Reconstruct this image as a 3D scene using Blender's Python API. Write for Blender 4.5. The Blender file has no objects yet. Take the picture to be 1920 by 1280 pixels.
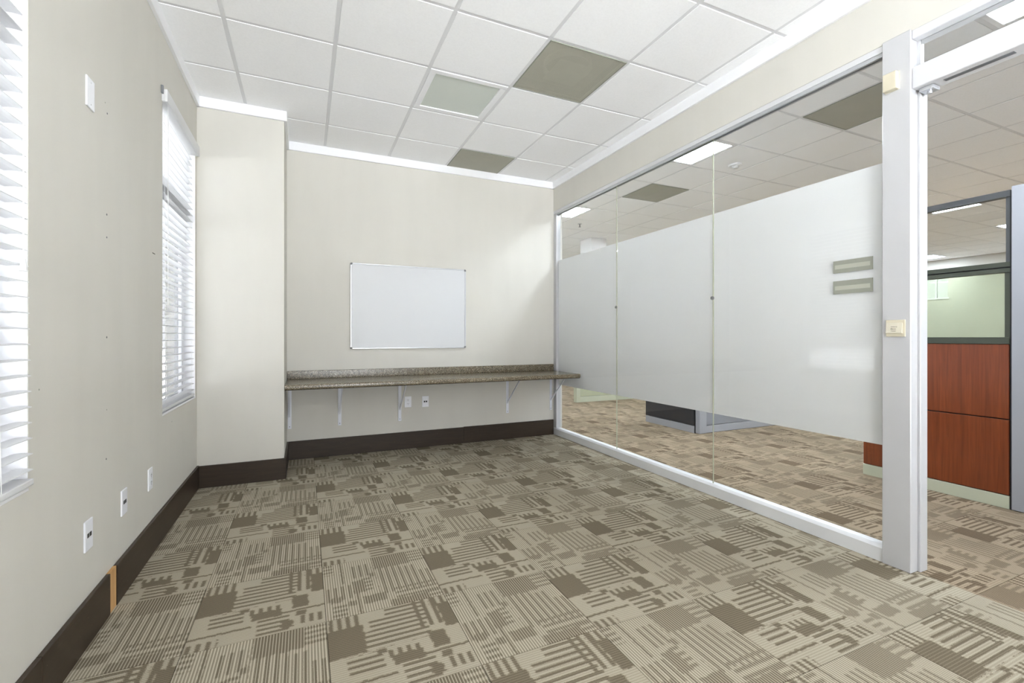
import bpy, bmesh, math, random
from mathutils import Vector, Matrix

SC = bpy.context.scene
COL = SC.collection
random.seed(7)

# ------------------------------------------------------------------ camera
F_PX, YAW, VH, CAM_H = 867.08, 0.4212, 631.7, 1.169
cam_d = bpy.data.cameras.new('camera')
cam_d.sensor_width = 36.0
cam_d.lens = F_PX / 1920 * 36
cam_d.shift_y = -(640 - VH) / 1920
cam_d.clip_start = 0.02
cam = bpy.data.objects.new('camera', cam_d)
COL.objects.link(cam)
cam.location = (0, 0, CAM_H)
cam.rotation_euler = (math.pi / 2, 0, -YAW)
SC.camera = cam

# ------------------------------------------------------------------ world, exposure
SKY = 5.4
SUN = 104.0             # stands high over the far side of the building, lights the paving outside the windows
world = bpy.data.worlds.new('world')
SC.world = world
world.use_nodes = True
bg = world.node_tree.nodes['Background']
bg.inputs[0].default_value = (0.945, 0.975, 1.03, 1)
bg.inputs[1].default_value = SKY
SC.view_settings.view_transform = 'Standard'
SC.view_settings.look = 'None'
SC.view_settings.gamma = 1
SC.view_settings.use_curve_mapping = False
SC.view_settings.exposure = 0.36
sun_d = bpy.data.lights.new('sun', 'SUN')
sun_d.energy = SUN
sun_d.angle = math.radians(0.6)
sun_d.color = (0.93, 0.975, 1.0)
sun = bpy.data.objects.new('sun', sun_d)
COL.objects.link(sun)
sun.rotation_euler = (math.radians(8), math.radians(28), 0)
LAMP = 42.0            # radiance of a lit office ceiling panel
cy = SC.cycles
cy.use_denoising = True
cy.use_guiding = True
cy.use_adaptive_sampling = True
cy.adaptive_threshold = 0.05
cy.max_bounces = 8
cy.diffuse_bounces = 5
cy.transparent_max_bounces = 16
cy.sample_clamp_indirect = 40
cy.caustics_reflective = False
cy.caustics_refractive = False


def portal(name, loc, rot, sx, sy):
    """marks a window opening for sampling the sky through it; gives off no light"""
    d = bpy.data.lights.new(name, 'AREA')
    d.shape = 'RECTANGLE'
    d.size, d.size_y = sx, sy
    d.cycles.is_portal = True
    o = bpy.data.objects.new(name, d)
    COL.objects.link(o)
    o.location = loc
    o.rotation_euler = rot
    return o


# ------------------------------------------------------------------ measures
XL, XR = -0.762, 2.736          # left wall, right (glass) wall
YC, YB, YR = 4.258, 4.887, -3.0  # pier face, back wall, rear wall
XC = -0.156                     # right side of the pier
ZC = 3.029                      # ceiling
ZCR = 2.949                     # lower edge of the cornice
W1 = (0.975, 1.871)
W2 = (3.312, 4.201)
W0, W00 = (-1.37, -0.47), (-2.85, -1.95)      # two more, added unseen behind the camera to brighten the room
WZ = (0.705, 2.60)
OX, OY0, OY1 = 14.0, -3.0, 10.3  # office
TILE = 0.6096
CT, CX0, CY0 = 0.4965, 0.08, 2.046   # carpet tile

portal('portal_window_near', (-0.90, sum(W1) / 2, 1.65), (0, -math.pi / 2, 0), 1.9, 0.9)
portal('portal_window_far', (-0.90, sum(W2) / 2, 1.65), (0, -math.pi / 2, 0), 1.9, 0.9)
portal('portal_added_third', (-0.90, sum(W0) / 2, 1.65), (0, -math.pi / 2, 0), 1.9, 0.9)
portal('portal_added_fourth', (-0.90, sum(W00) / 2, 1.65), (0, -math.pi / 2, 0), 1.9, 0.9)
portal('portal_added_rear', (1.0, YR - 0.10, 1.45), (math.pi / 2, 0, 0), 2.07, 2.8)


# ------------------------------------------------------------------ materials
def lin(c):
    return tuple(((x / 255) / 12.92 if x / 255 <= 0.04045 else ((x / 255 + 0.055) / 1.055) ** 2.4) for x in c)


class NT:
    """small helper to write node trees"""

    def __init__(self, name):
        self.m = bpy.data.materials.new(name)
        self.m.use_nodes = True
        self.t = self.m.node_tree
        self.t.nodes.clear()
        self.out = self.t.nodes.new('ShaderNodeOutputMaterial')
        self.geo = None

    def n(self, kind, **kw):
        nd = self.t.nodes.new('ShaderNode' + kind)
        for k, v in kw.items():
            setattr(nd, k, v)
        return nd

    def put(self, sock, v):
        if v is None:
            return
        if hasattr(v, 'is_linked') or isinstance(v, bpy.types.NodeSocket):
            self.t.links.new(v, sock)
        elif isinstance(v, (tuple, list)) and len(v) == 3 and sock.type == 'RGBA':
            sock.default_value = (*v, 1)
        else:
            sock.default_value = v

    def pos(self):
        if not self.geo:
            self.geo = self.n('NewGeometry')
        return self.geo.outputs['Position']

    def math(self, op, a, b=None, c=None, clamp=False):
        nd = self.n('Math', operation=op, use_clamp=clamp)
        for i, v in enumerate((a, b, c)):
            self.put(nd.inputs[i], v)
        return nd.outputs[0]

    def mix(self, f, a, b, blend='MIX'):
        nd = self.n('Mix', data_type='RGBA', blend_type=blend)
        self.put(nd.inputs[0], f)
        self.put(nd.inputs[6], a)
        self.put(nd.inputs[7], b)
        return nd.outputs[2]

    def scaled(self, vec, s):
        nd = self.n('VectorMath', operation='MULTIPLY')
        self.put(nd.inputs[0], vec)
        nd.inputs[1].default_value = s
        return nd.outputs[0]

    def noise(self, scale=5, detail=3, rough=0.5, vec=None, dist=0.0):
        nd = self.n('TexNoise')
        self.put(nd.inputs['Vector'], vec if vec is not None else self.pos())
        nd.inputs['Scale'].default_value = scale
        nd.inputs['Detail'].default_value = detail
        nd.inputs['Roughness'].default_value = rough
        nd.inputs['Distortion'].default_value = dist
        return nd.outputs[0]

    def ramp(self, fac, stops, interp='LINEAR'):
        nd = self.n('ValToRGB')
        nd.color_ramp.interpolation = interp
        el = nd.color_ramp.elements
        while len(el) < len(stops):
            el.new(0.5)
        for e, (p, c) in zip(el, stops):
            e.position = p
            e.color = (*c, 1) if len(c) == 3 else c
        self.put(nd.inputs[0], fac)
        return nd.outputs[0]

    def bump(self, h, strength=0.2, dist=0.002):
        nd = self.n('Bump')
        nd.inputs['Strength'].default_value = strength
        nd.inputs['Distance'].default_value = dist
        self.put(nd.inputs['Height'], h)
        return nd.outputs[0]

    def principled(self, color, rough=0.6, metal=0.0, spec=0.5, normal=None, emit=None, es=0.0):
        p = self.n('BsdfPrincipled')
        self.put(p.inputs['Base Color'], color)
        self.put(p.inputs['Roughness'], rough)
        self.put(p.inputs['Metallic'], metal)
        p.inputs['Specular IOR Level'].default_value = spec
        if normal is not None:
            self.put(p.inputs['Normal'], normal)
        if emit is not None:
            self.put(p.inputs['Emission Color'], emit)
            p.inputs['Emission Strength'].default_value = es
        return p.outputs[0]

    def done(self, shader):
        self.t.links.new(shader, self.out.inputs[0])
        return self.m


def plain(name, c, rough=0.5, metal=0.0, spec=0.5, var=0.04, scale=9, bump=0.0, bscale=300):
    """one colour with faint mottling"""
    t = NT(name)
    c = lin(c)
    n = t.noise(scale, 4)
    lo = tuple(x * (1 - var) for x in c)
    hi = tuple(min(1, x * (1 + var)) for x in c)
    col = t.mix(n, lo, hi)
    nm = t.bump(t.noise(bscale, 2), bump, 0.001) if bump else None
    return t.done(t.principled(col, rough, metal, spec, nm))


def wall_mat():
    t = NT('wall_paint')
    c = lin((207, 204, 196))
    a = t.noise(1.3, 4)
    b = t.noise(2.2, 3, vec=t.scaled(t.pos(), (3.0, 3.0, 0.5)))
    f = t.math('ADD', t.math('MULTIPLY', a, 0.6), t.math('MULTIPLY', b, 0.4))
    col = t.ramp(f, [(0.3, tuple(x * 0.95 for x in c)), (0.7, tuple(min(1, x * 1.02) for x in c))])
    nm = t.bump(t.noise(240, 2), 0.08, 0.001)
    return t.done(t.principled(col, 0.62, 0, 0.3, nm))


def granite_mat():
    t = NT('speckled_laminate')
    n1 = t.noise(130, 4, 0.65)
    base = t.ramp(n1, [(0.32, lin((52, 46, 36))), (0.45, lin((92, 84, 68))), (0.56, lin((122, 112, 92))),
                       (0.68, lin((170, 157, 132)))])
    v = t.n('TexVoronoi')
    t.put(v.inputs['Vector'], t.pos())
    v.inputs['Scale'].default_value = 150
    spot = t.math('LESS_THAN', v.outputs['Distance'], 0.30)
    which = t.n('SeparateColor')
    t.put(which.inputs[0], v.outputs['Color'])
    pale = t.math('MULTIPLY', spot, t.math('GREATER_THAN', which.outputs[0], 0.72))
    dark = t.math('MULTIPLY', spot, t.math('GREATER_THAN', which.outputs[1], 0.70))
    pink = t.math('MULTIPLY', spot, t.math('GREATER_THAN', which.outputs[2], 0.80))
    col = t.mix(dark, base, lin((48, 44, 36)))
    col = t.mix(pink, col, lin((160, 128, 104)))
    col = t.mix(pale, col, lin((206, 198, 176)))
    return t.done(t.principled(col, 0.26, 0, 0.5))


def wood_mat(name, a, b, rough=0.25, scale=(60, 60, 2.2)):
    t = NT(name)
    v = t.scaled(t.pos(), scale)
    n = t.noise(1.0, 5, 0.6, vec=v, dist=0.6)
    w = t.noise(3.0, 2)
    col = t.ramp(n, [(0.25, lin(a)), (0.75, lin(b))])
    col = t.mix(t.math('MULTIPLY', w, 0.45), col, tuple(x * 0.62 for x in lin(a)))
    return t.done(t.principled(col, rough, 0, 0.5))


def baseboard_mat():
    t = NT('dark_stained_board')
    n = t.noise(1.0, 4, 0.6, vec=t.scaled(t.pos(), (6, 6, 60)))
    w = t.noise(5, 4)
    col = t.ramp(n, [(0.3, lin((41, 31, 22))), (0.7, lin((55, 43, 32)))])
    col = t.mix(t.math('MULTIPLY', w, 0.25), col, lin((70, 59, 44)))
    sp = t.n('TexVoronoi')
    t.put(sp.inputs['Vector'], t.pos())
    sp.inputs['Scale'].default_value = 22
    nick = t.math('LESS_THAN', sp.outputs['Distance'], 0.035)
    col = t.mix(nick, col, lin((140, 126, 104)))
    return t.done(t.principled(col, 0.42, 0, 0.45))


def glass_mat(name, tint, rough=0.0):
    t = NT(name)
    tr = t.n('BsdfTransparent')
    tr.inputs[0].default_value = (*tint, 1)
    gl = t.n('BsdfGlossy')
    gl.inputs['Roughness'].default_value = rough
    fr = t.n('LayerWeight')          # grazing angles reflect more, the same from either side of the sheet
    fr.inputs['Blend'].default_value = 0.5
    p5 = t.math('POWER', fr.outputs['Facing'], 5.0)
    ms = t.n('MixShader')
    t.put(ms.inputs[0], t.math('ADD', 0.018, t.math('MULTIPLY', p5, 0.7)))
    t.put(ms.inputs[1], tr.outputs[0])
    t.put(ms.inputs[2], gl.outputs[0])
    return t.done(ms.outputs[0])


def film_mat():
    t = NT('frosted_film')
    n = t.noise(1.5, 2)
    c = lin((250, 250, 251))
    col = t.mix(n, tuple(x * 0.985 for x in c), c)
    d = t.principled(col, 0.32, 0, 0.25)
    tl = t.n('BsdfTranslucent')
    t.put(tl.inputs[0], col)
    ms = t.n('MixShader')
    ms.inputs[0].default_value = 0.22
    t.put(ms.inputs[1], d)
    t.put(ms.inputs[2], tl.outputs[0])
    return t.done(ms.outputs[0])


def slat_mat():
    t = NT('white_slat')
    c = lin((228, 228, 229))
    n = t.noise(1.0, 3, vec=t.scaled(t.pos(), (40, 3, 40)))
    col = t.mix(n, tuple(x * 0.97 for x in c), c)
    d = t.principled(col, 0.4, 0, 0.4)
    tl = t.n('BsdfTranslucent')
    t.put(tl.inputs[0], col)
    ms = t.n('MixShader')
    ms.inputs[0].default_value = 0.12
    t.put(ms.inputs[1], d)
    t.put(ms.inputs[2], tl.outputs[0])
    return t.done(ms.outputs[0])


def ceiling_tile_mat():
    t = NT('ceiling_tile')
    n = t.noise(90, 5, 0.7)
    c = lin((249, 249, 250))
    col = t.ramp(n, [(0.3, tuple(x * 0.955 for x in c)), (0.6, c)])
    return t.done(t.principled(col, 0.85, 0, 0.2, t.bump(n, 0.10, 0.001)))


def perforated_mat():
    """olive grey sheet with a square field of round holes that let one see through"""
    t = NT('perforated_sheet')
    s = t.n('SeparateXYZ')
    t.put(s.inputs[0], t.pos())
    pitch = 0.0075
    ax = t.math('SUBTRACT', t.math('FRACT', t.math('DIVIDE', s.outputs[0], pitch)), 0.5)
    ay = t.math('SUBTRACT', t.math('FRACT', t.math('DIVIDE', s.outputs[1], pitch)), 0.5)
    r = t.math('SQRT', t.math('ADD', t.math('MULTIPLY', ax, ax), t.math('MULTIPLY', ay, ay)))
    hole = t.math('LESS_THAN', r, 0.30)
    sheet = t.principled(t.mix(t.noise(8, 3), lin((180, 178, 164)), lin((188, 186, 172))), 0.5, 0, 0.3)
    tr = t.n('BsdfTransparent')
    ms = t.n('MixShader')
    t.put(ms.inputs[0], hole)
    t.put(ms.inputs[1], sheet)
    t.put(ms.inputs[2], tr.outputs[0])
    return t.done(ms.outputs[0])


def emit_mat(name, col, strength):
    t = NT(name)
    n = t.noise(30, 2)
    c = t.mix(n, tuple(x * 0.97 for x in col), col)
    return t.done(t.principled(c, 0.5, 0, 0.2, None, c, strength))


def carpet_mat(name='carpet_tile_print', tone=(1, 1, 1)):
    """quarter-turned carpet tiles: pinstripes, combs, dashes and solid blocks, the same print on every tile"""
    t = NT(name)
    s = t.n('SeparateXYZ')
    t.put(s.inputs[0], t.pos())
    gx = t.math('DIVIDE', t.math('SUBTRACT', s.outputs[0], CX0), CT)
    gy = t.math('DIVIDE', t.math('SUBTRACT', s.outputs[1], CY0), CT)
    cx, cyy = t.math('FLOOR', gx), t.math('FLOOR', gy)
    fx, fy = t.math('SUBTRACT', gx, cx), t.math('SUBTRACT', gy, cyy)
    chk = t.math('FLOORED_MODULO', t.math('ADD', cx, cyy), 2.0)      # 0 -> stripes run away from the camera
    inv = t.math('SUBTRACT', 1.0, chk)

    def pick(a, b):      # a where chk = 1, b where chk = 0
        return t.math('ADD', t.math('MULTIPLY', a, chk), t.math('MULTIPLY', b, inv))
    one_fy = t.math('SUBTRACT', 1.0, fy)
    u = pick(fx, one_fy)
    v = pick(one_fy, t.math('SUBTRACT', 1.0, fx))

    def wn(x, k, seed):
        nd = t.n('TexWhiteNoise', noise_dimensions='2D')
        cb = t.n('CombineXYZ')
        t.put(cb.inputs[0], t.math('FLOOR', t.math('MULTIPLY', x, k)))
        cb.inputs[1].default_value = seed
        t.put(nd.inputs['Vector'], cb.outputs[0])
        return t.math('SUBTRACT', nd.outputs[0], 0.5)
    # ragged outline: every pinstripe ends a little earlier or later
    soft = t.math('SUBTRACT', t.noise(330, 3, 0.7), 0.5)
    uj = t.math('ADD', u, t.math('ADD', t.math('MULTIPLY', wn(v, 46, 3.0), 0.018), t.math('MULTIPLY', soft, 0.075)))
    vj = t.math('ADD', v, t.math('ADD', t.math('MULTIPLY', wn(u, 30, 5.0), 0.010), t.math('MULTIPLY', soft, 0.060)))
    vs = t.math('ADD', v, t.math('MULTIPLY', soft, 0.045))
    us = t.math('ADD', u, t.math('MULTIPLY', soft, 0.070))

    def rect(u0, u1, v0, v1):
        a = t.math('COMPARE', uj, (u0 + u1) / 2, (u1 - u0) / 2)
        b = t.math('COMPARE', vj, (v0 + v1) / 2, (v1 - v0) / 2)
        return t.math('MULTIPLY', a, b)

    def bars(x, period, phase, duty):
        fr = t.math('FRACT', t.math('DIVIDE', t.math('SUBTRACT', x, phase), period))
        return t.math('LESS_THAN', fr, duty)

    def both(a, b):
        return t.math('MULTIPLY', a, b)
    hs = bars(vs, 0.062, 0.02, 0.46)       # dashes along the stripe direction
    vb = bars(us, 0.066, 0.015, 0.50)      # comb teeth across it
    vfat = bars(us, 0.075, 0.70, 0.45)
    masks = [
        rect(-.05, .27, .16, .52),
        both(rect(.02, .27, -.05, .17), vb),
        both(rect(.46, .78, -.05, .14), hs), both(rect(.32, .80, .12, .30), hs), both(rect(.26, .76, .28, .52), hs),
        both(rect(.70, .90, -.05, .40), vfat),
        rect(.89, 1.05, .12, .46), both(rect(.84, 1.05, -.05, .12), vb),
        rect(.74, .87, .48, .68),
        rect(.60, 1.05, .705, .73), both(rect(.12, .37, .54, .74), hs), rect(.34, .41, .53, .58),
        rect(.43, .66, .64, .75), both(rect(.40, .66, .57, .66), vb),
        rect(-.05, .44, .815, .84),
        both(rect(.48, .72, .76, 1.05), hs),
        rect(.77, .85, .74, .81), rect(.66, .75, .85, .95),
        both(rect(.80, 1.05, .82, .94), vb), both(rect(-.05, .22, .90, 1.05), vb),
    ]
    m = masks[0]
    for k in masks[1:]:
        m = t.math('MAXIMUM', m, k)
    # colours
    fibre = t.ramp(t.noise(420, 3, 0.75), [(0.30, (0, 0, 0)), (0.70, (1, 1, 1))])
    blot = t.noise(2.4, 4)
    light = t.mix(fibre, lin((164, 156, 138)), lin((208, 200, 183)))
    dark = t.mix(fibre, lin((82, 73, 58)), lin((142, 130, 111)))
    col = t.mix(t.math('MULTIPLY', m, t.math('SUBTRACT', 0.95, t.math('MULTIPLY', inv, 0.08))), light, dark)
    # pinstripes: faint on the turned tiles, their pile shading painted into the colour
    pin = bars(v, 1 / 46.0, 0.0, 0.50)
    pin_l = t.math('MULTIPLY', pin, t.math('SUBTRACT', 0.54, t.math('MULTIPLY', chk, 0.32)))
    col = t.mix(pin_l, col, lin((116, 107, 90)))
    pale = bars(v, 1 / 46.0, 0.0115, 0.30)
    pale_f = t.math('MULTIPLY', pale, t.math('SUBTRACT', 0.54, t.math('MULTIPLY', chk, 0.42)))
    col = t.mix(pale_f, col, lin((222, 215, 198)))
    # seam
    ex = t.math('MINIMUM', t.math('MINIMUM', fx, t.math('SUBTRACT', 1.0, fx)), t.math('MINIMUM', fy, one_fy))
    seam = t.math('LESS_THAN', ex, 0.004)
    col = t.mix(t.math('MULTIPLY', seam, 0.35), col, lin((86, 78, 64)))
    stain = t.ramp(blot, [(0.56, (0, 0, 0)), (0.75, (0.22, 0.22, 0.22))])
    col = t.mix(stain, col, lin((112, 104, 90)))
    col = t.mix(1.0, col, tone, 'MULTIPLY')
    h = t.math('ADD', fibre, t.math('MULTIPLY', pin, -0.6))
    return t.done(t.principled(col, 0.95, 0, 0.1, t.bump(h, 0.35, 0.003)))


M = {}
M['wall'] = wall_mat()
M['white_trim'] = plain('white_trim_paint', (236, 236, 238), 0.35, var=0.015)
M['white_sill'] = plain('white_sill_paint', (224, 225, 227), 0.3, var=0.02)
M['white_head'] = plain('white_head_paint', (208, 208, 210), 0.3, var=0.02)
M['white_gloss'] = plain('white_gloss_frame', (192, 192, 194), 0.22, var=0.015)
M['ctile'] = ceiling_tile_mat()
M['tee'] = plain('white_tee_metal', (240, 240, 242), 0.45, var=0.01)
M['tee_grid'] = plain('grey_white_tee_metal', (222, 222, 224), 0.5, var=0.01)
M['plenum'] = plain('dark_plenum', (96, 96, 94), 0.9)
M['carpet'] = carpet_mat('carpet_tile_print', (0.82, 0.80, 0.765))
M['carpet_office'] = carpet_mat('brown_carpet_tile_print', (0.64, 0.555, 0.485))
M['underlay'] = plain('floor_underlay', (92, 84, 70), 0.95)
M['board'] = baseboard_mat()
M['bare_wood'] = wood_mat('bare_tan_wood', (196, 148, 92), (224, 182, 126), 0.7, (40, 40, 5))
M['granite'] = granite_mat()
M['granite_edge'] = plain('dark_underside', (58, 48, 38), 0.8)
M['bracket'] = plain('white_bracket_enamel', (226, 228, 236), 0.35, var=0.02)
M['board_white'] = plain('whiteboard_enamel', (206, 207, 209), 0.45, var=0.008)
M['alu'] = plain('brushed_aluminium', (196, 198, 202), 0.32, 0.6, var=0.03)
M['alu_dark'] = plain('dark_aluminium', (132, 134, 138), 0.4, 0.6, var=0.03)
M['grey_plastic'] = plain('grey_plastic', (112, 112, 112), 0.5)
M['plate'] = plain('white_plate_plastic', (236, 237, 242), 0.3, var=0.01)
M['black'] = plain('black_plastic', (22, 22, 23), 0.4)
M['slot'] = plain('grey_slot', (88, 88, 90), 0.6)
M['cream'] = plain('cream_plastic', (206, 198, 176), 0.35, var=0.02)
M['cream_pale'] = plain('pale_cream_plastic', (212, 206, 188), 0.3, var=0.02)
M['ink'] = plain('grey_ink', (78, 74, 60), 0.6)
M['slat'] = slat_mat()
M['cord'] = plain('white_cord', (232, 232, 230), 0.7)
M['window_frame'] = plain('window_frame_paint', (222, 223, 226), 0.4, var=0.02)
M['pane'] = glass_mat('window_glass', (0.975, 0.975, 0.975))
M['pane_dim_dark'] = glass_mat('daylight_dimming_glass_dark', (0.38, 0.38, 0.38))  # made-up tint that cuts daylight from an added side window
M['pane_dim'] = glass_mat('daylight_dimming_glass', (0.42, 0.42, 0.42))  # made-up tint that dims daylight, mainly on the blind slats
M['glass'] = glass_mat('partition_glass', (0.965, 0.968, 0.962))
M['green_glass'] = glass_mat('green_glass', (0.72, 0.755, 0.67))
M['grey_glass'] = glass_mat('clear_panel_glass', (0.90, 0.91, 0.91))
M['film'] = film_mat()
M['perf'] = perforated_mat()
M['duct'] = plain('duct_metal', (140, 140, 128), 0.6)
M['duct_pale'] = plain('duct_pale_metal', (196, 196, 180), 0.45)
M['lens_off'] = plain('unlit_lens', (206, 212, 205), 0.25, var=0.03, scale=4)
M['lens_on'] = emit_mat('lit_lens', (0.86, 0.955, 1.06), LAMP)
M['sage'] = plain('sage_panel_trim', (186, 188, 166), 0.45, var=0.02)
M['cherry'] = wood_mat('cherry_veneer', (104, 45, 19), (146, 74, 36), 0.3)
M['frame_dark'] = plain('dark_olive_frame', (62, 66, 54), 0.35)
M['frame_black'] = plain('black_gap', (14, 14, 14), 0.6)
M['frame_grey'] = plain('dark_grey_frame', (74, 75, 76), 0.4)
M['panel_grey'] = plain('light_grey_laminate', (204, 205, 209), 0.35, var=0.02)
M['panel_mid'] = plain('mid_grey_fabric', (136, 137, 143), 0.8)
M['panel_base'] = plain('cool_grey_laminate', (158, 159, 164), 0.4, var=0.02)
M['panel_dark'] = plain('charcoal_gloss_panel', (52, 53, 57), 0.12)
M['panel_green'] = plain('pale_green_panel', (176, 178, 150), 0.6)
M['sign_olive'] = plain('olive_sign', (148, 150, 138), 0.5, var=0.03)
M['sign_pale'] = plain('pale_sign_strip', (178, 179, 166), 0.5, var=0.02)
M['paving'] = plain('pale_paving', (226, 226, 227), 0.9, scale=2)
M['steel'] = plain('steel', (170, 170, 172), 0.25, 0.9)
M['post_dark'] = plain('outdoor_dark_green', (34, 40, 39), 0.6)
M['clear_plastic'] = plain('clouded_plastic', (214, 214, 214), 0.3)


# ------------------------------------------------------------------ mesh helpers
class MB:
    def __init__(self):
        self.v, self.f = [], []

    def box(self, x0, x1, y0, y1, z0, z1):
        b = len(self.v)
        self.v += [(x, y, z) for z in (z0, z1) for y in (y0, y1) for x in (x0, x1)]
        self.f += [tuple(b + i for i in q) for q in
                   ((0, 2, 3, 1), (4, 5, 7, 6), (0, 1, 5, 4), (2, 6, 7, 3), (0, 4, 6, 2), (1, 3, 7, 5))]
        return self

    def prism(self, pts, axis, a0, a1):
        """polygon pts in the two other axes, extruded along axis"""
        b, n = len(self.v), len(pts)
        for a in (a0, a1):
            for p, q in pts:
                self.v.append({'x': (a, p, q), 'y': (p, a, q), 'z': (p, q, a)}[axis])
        self.f.append(tuple(b + i for i in range(n))[::-1])
        self.f.append(tuple(b + n + i for i in range(n)))
        for i in range(n):
            j = (i + 1) % n
            self.f.append((b + i, b + j, b + n + j, b + n + i))
        return self

    def cyl(self, c, axis, r, h, n=14, r2=None):
        """disc / cone along axis from c by h"""
        r2 = r if r2 is None else r2
        b = len(self.v)
        for rr, d in ((r, 0), (r2, h)):
            for i in range(n):
                a = 2 * math.pi * i / n
                p, q = rr * math.cos(a), rr * math.sin(a)
                off = {'x': (d, p, q), 'y': (p, d, q), 'z': (p, q, d)}[axis]
                self.v.append(tuple(c[k] + off[k] for k in range(3)))
        self.f.append(tuple(b + i for i in range(n))[::-1])
        self.f.append(tuple(b + n + i for i in range(n)))
        for i in range(n):
            j = (i + 1) % n
            self.f.append((b + i, b + j, b + n + j, b + n + i))
        return self

    def ring(self, c, axis, r_out, r_in, h, n=24):
        b = len(self.v)
        for rr, d in ((r_out, 0), (r_in, 0), (r_in, h), (r_out, h)):
            for i in range(n):
                a = 2 * math.pi * i / n
                p, q = rr * math.cos(a), rr * math.sin(a)
                off = {'x': (d, p, q), 'y': (p, d, q), 'z': (p, q, d)}[axis]
                self.v.append(tuple(c[k] + off[k] for k in range(3)))
        for k in range(4):
            k2 = (k + 1) % 4
            for i in range(n):
                j = (i + 1) % n
                self.f.append((b + k * n + i, b + k * n + j, b + k2 * n + j, b + k2 * n + i))
        return self

    def tube(self, pts, r, n=6):
        for a, bpt in zip(pts[:-1], pts[1:]):
            a, bpt = Vector(a), Vector(bpt)
            d = (bpt - a)
            rot = d.to_track_quat('Z', 'Y').to_matrix()
            b = len(self.v)
            for base in (a, bpt):
                for i in range(n):
                    t = 2 * math.pi * i / n
                    self.v.append(tuple(base + rot @ Vector((r * math.cos(t), r * math.sin(t), 0))))
            self.f.append(tuple(b + i for i in range(n))[::-1])
            self.f.append(tuple(b + n + i for i in range(n)))
            for i in range(n):
                j = (i + 1) % n
                self.f.append((b + i, b + j, b + n + j, b + n + i))
        return self

    def mesh(self, name, bevel=0.0, seg=2, origin=None, smooth=False):
        vs = self.v
        if origin is None:
            lo = [min(v[k] for v in vs) for k in range(3)]
            hi = [max(v[k] for v in vs) for k in range(3)]
            origin = tuple((lo[k] + hi[k]) / 2 for k in range(3))
        me = bpy.data.meshes.new(name)
        me.from_pydata([tuple(v[k] - origin[k] for k in range(3)) for v in vs], [], self.f)
        bm = bmesh.new()
        bm.from_mesh(me)
        bmesh.ops.remove_doubles(bm, verts=bm.verts, dist=1e-6)
        bmesh.ops.recalc_face_normals(bm, faces=bm.faces)
        if bevel:
            es = [e for e in bm.edges if e.is_manifold and e.calc_face_angle(0) > 0.3]
            bmesh.ops.bevel(bm, geom=es, offset=bevel, segments=seg, affect='EDGES', profile=0.6, clamp_overlap=True)
        bm.to_mesh(me)
        bm.free()
        if smooth:
            for p in me.polygons:
                p.use_smooth = True
        return me, origin


BASE = {}


def link(o, parent=None, wloc=(0, 0, 0)):
    COL.objects.link(o)
    p = BASE.get(parent.name, (0, 0, 0)) if parent else (0, 0, 0)
    if parent:
        o.parent = parent
    o.location = tuple(wloc[k] - p[k] for k in range(3))
    BASE[o.name] = wloc
    return o


def obj(name, mb, mat, parent=None, bevel=0.0, seg=2, smooth=False, kind=None, label=None):
    me, org = mb.mesh(name, bevel, seg, None, smooth)
    me.materials.append(M[mat])
    o = bpy.data.objects.new(name, me)
    link(o, parent, org)
    if kind:
        o['kind'] = kind
    if label:
        o['label'] = label
    return o


def inst(name, me, wloc, parent=None):
    return link(bpy.data.objects.new(name, me), parent, wloc)


def tag(o, label, cat, group=None, kind=None):
    o['label'] = label
    o['category'] = cat
    if group:
        o['group'] = group
    if kind:
        o['kind'] = kind
    return o


def thing(name, label, cat, loc, group=None, kind=None):
    o = bpy.data.objects.new(name, None)
    o.empty_display_size = 0.05
    link(o, None, loc)
    return tag(o, label, cat, group, kind)


def struct(name, mb, mat, label=None, cat=None, bevel=0.0):
    o = obj(name, mb, mat, None, bevel, kind='structure')
    if label:
        o['label'] = label
    if cat:
        o['category'] = cat
    return o


def holed_wall(axis, p0, p1, a0, a1, z0, z1, holes):
    """wall slab between p0 and p1 on axis, spanning a0..a1 along the other, with rectangular holes (a0,a1,z0,z1); one joined mesh"""
    A = sorted({a0, a1, *[h[0] for h in holes], *[h[1] for h in holes]})
    Z = sorted({z0, z1, *[h[2] for h in holes], *[h[3] for h in holes]})
    A = [a for a in A if a0 <= a <= a1]
    Z = [z for z in Z if z0 <= z <= z1]

    def solid(i, j):
        if i < 0 or j < 0 or i >= len(A) - 1 or j >= len(Z) - 1:
            return False
        ca, cz = (A[i] + A[i + 1]) / 2, (Z[j] + Z[j + 1]) / 2
        return not any(h[0] < ca < h[1] and h[2] < cz < h[3] for h in holes)
    mb = MB()

    def P(p, a, z):
        mb.v.append((p, a, z) if axis == 'x' else (a, p, z))
        return len(mb.v) - 1
    for i in range(len(A) - 1):
        for j in range(len(Z) - 1):
            if not solid(i, j):
                continue
            al, ar, zl, zh = A[i], A[i + 1], Z[j], Z[j + 1]
            for p in (p0, p1):
                mb.f.append((P(p, al, zl), P(p, ar, zl), P(p, ar, zh), P(p, al, zh)))
            for ok, q in ((solid(i - 1, j), ((al, zl), (al, zh))), (solid(i + 1, j), ((ar, zl), (ar, zh))),
                          (solid(i, j - 1), ((al, zl), (ar, zl))), (solid(i, j + 1), ((al, zh), (ar, zh)))):
                if not ok:
                    (qa, qz), (ra, rz) = q
                    mb.f.append((P(p0, qa, qz), P(p0, ra, rz), P(p1, ra, rz), P(p1, qa, qz)))
    return mb


# ------------------------------------------------------------------ floor
floor = struct('floor', MB().box(XL - .15, OX, OY0, OY1, -0.12, -0.007), 'underlay',
               'patterned beige and brown carpet tile floor', 'floor')
tile_mesh = {}


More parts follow.
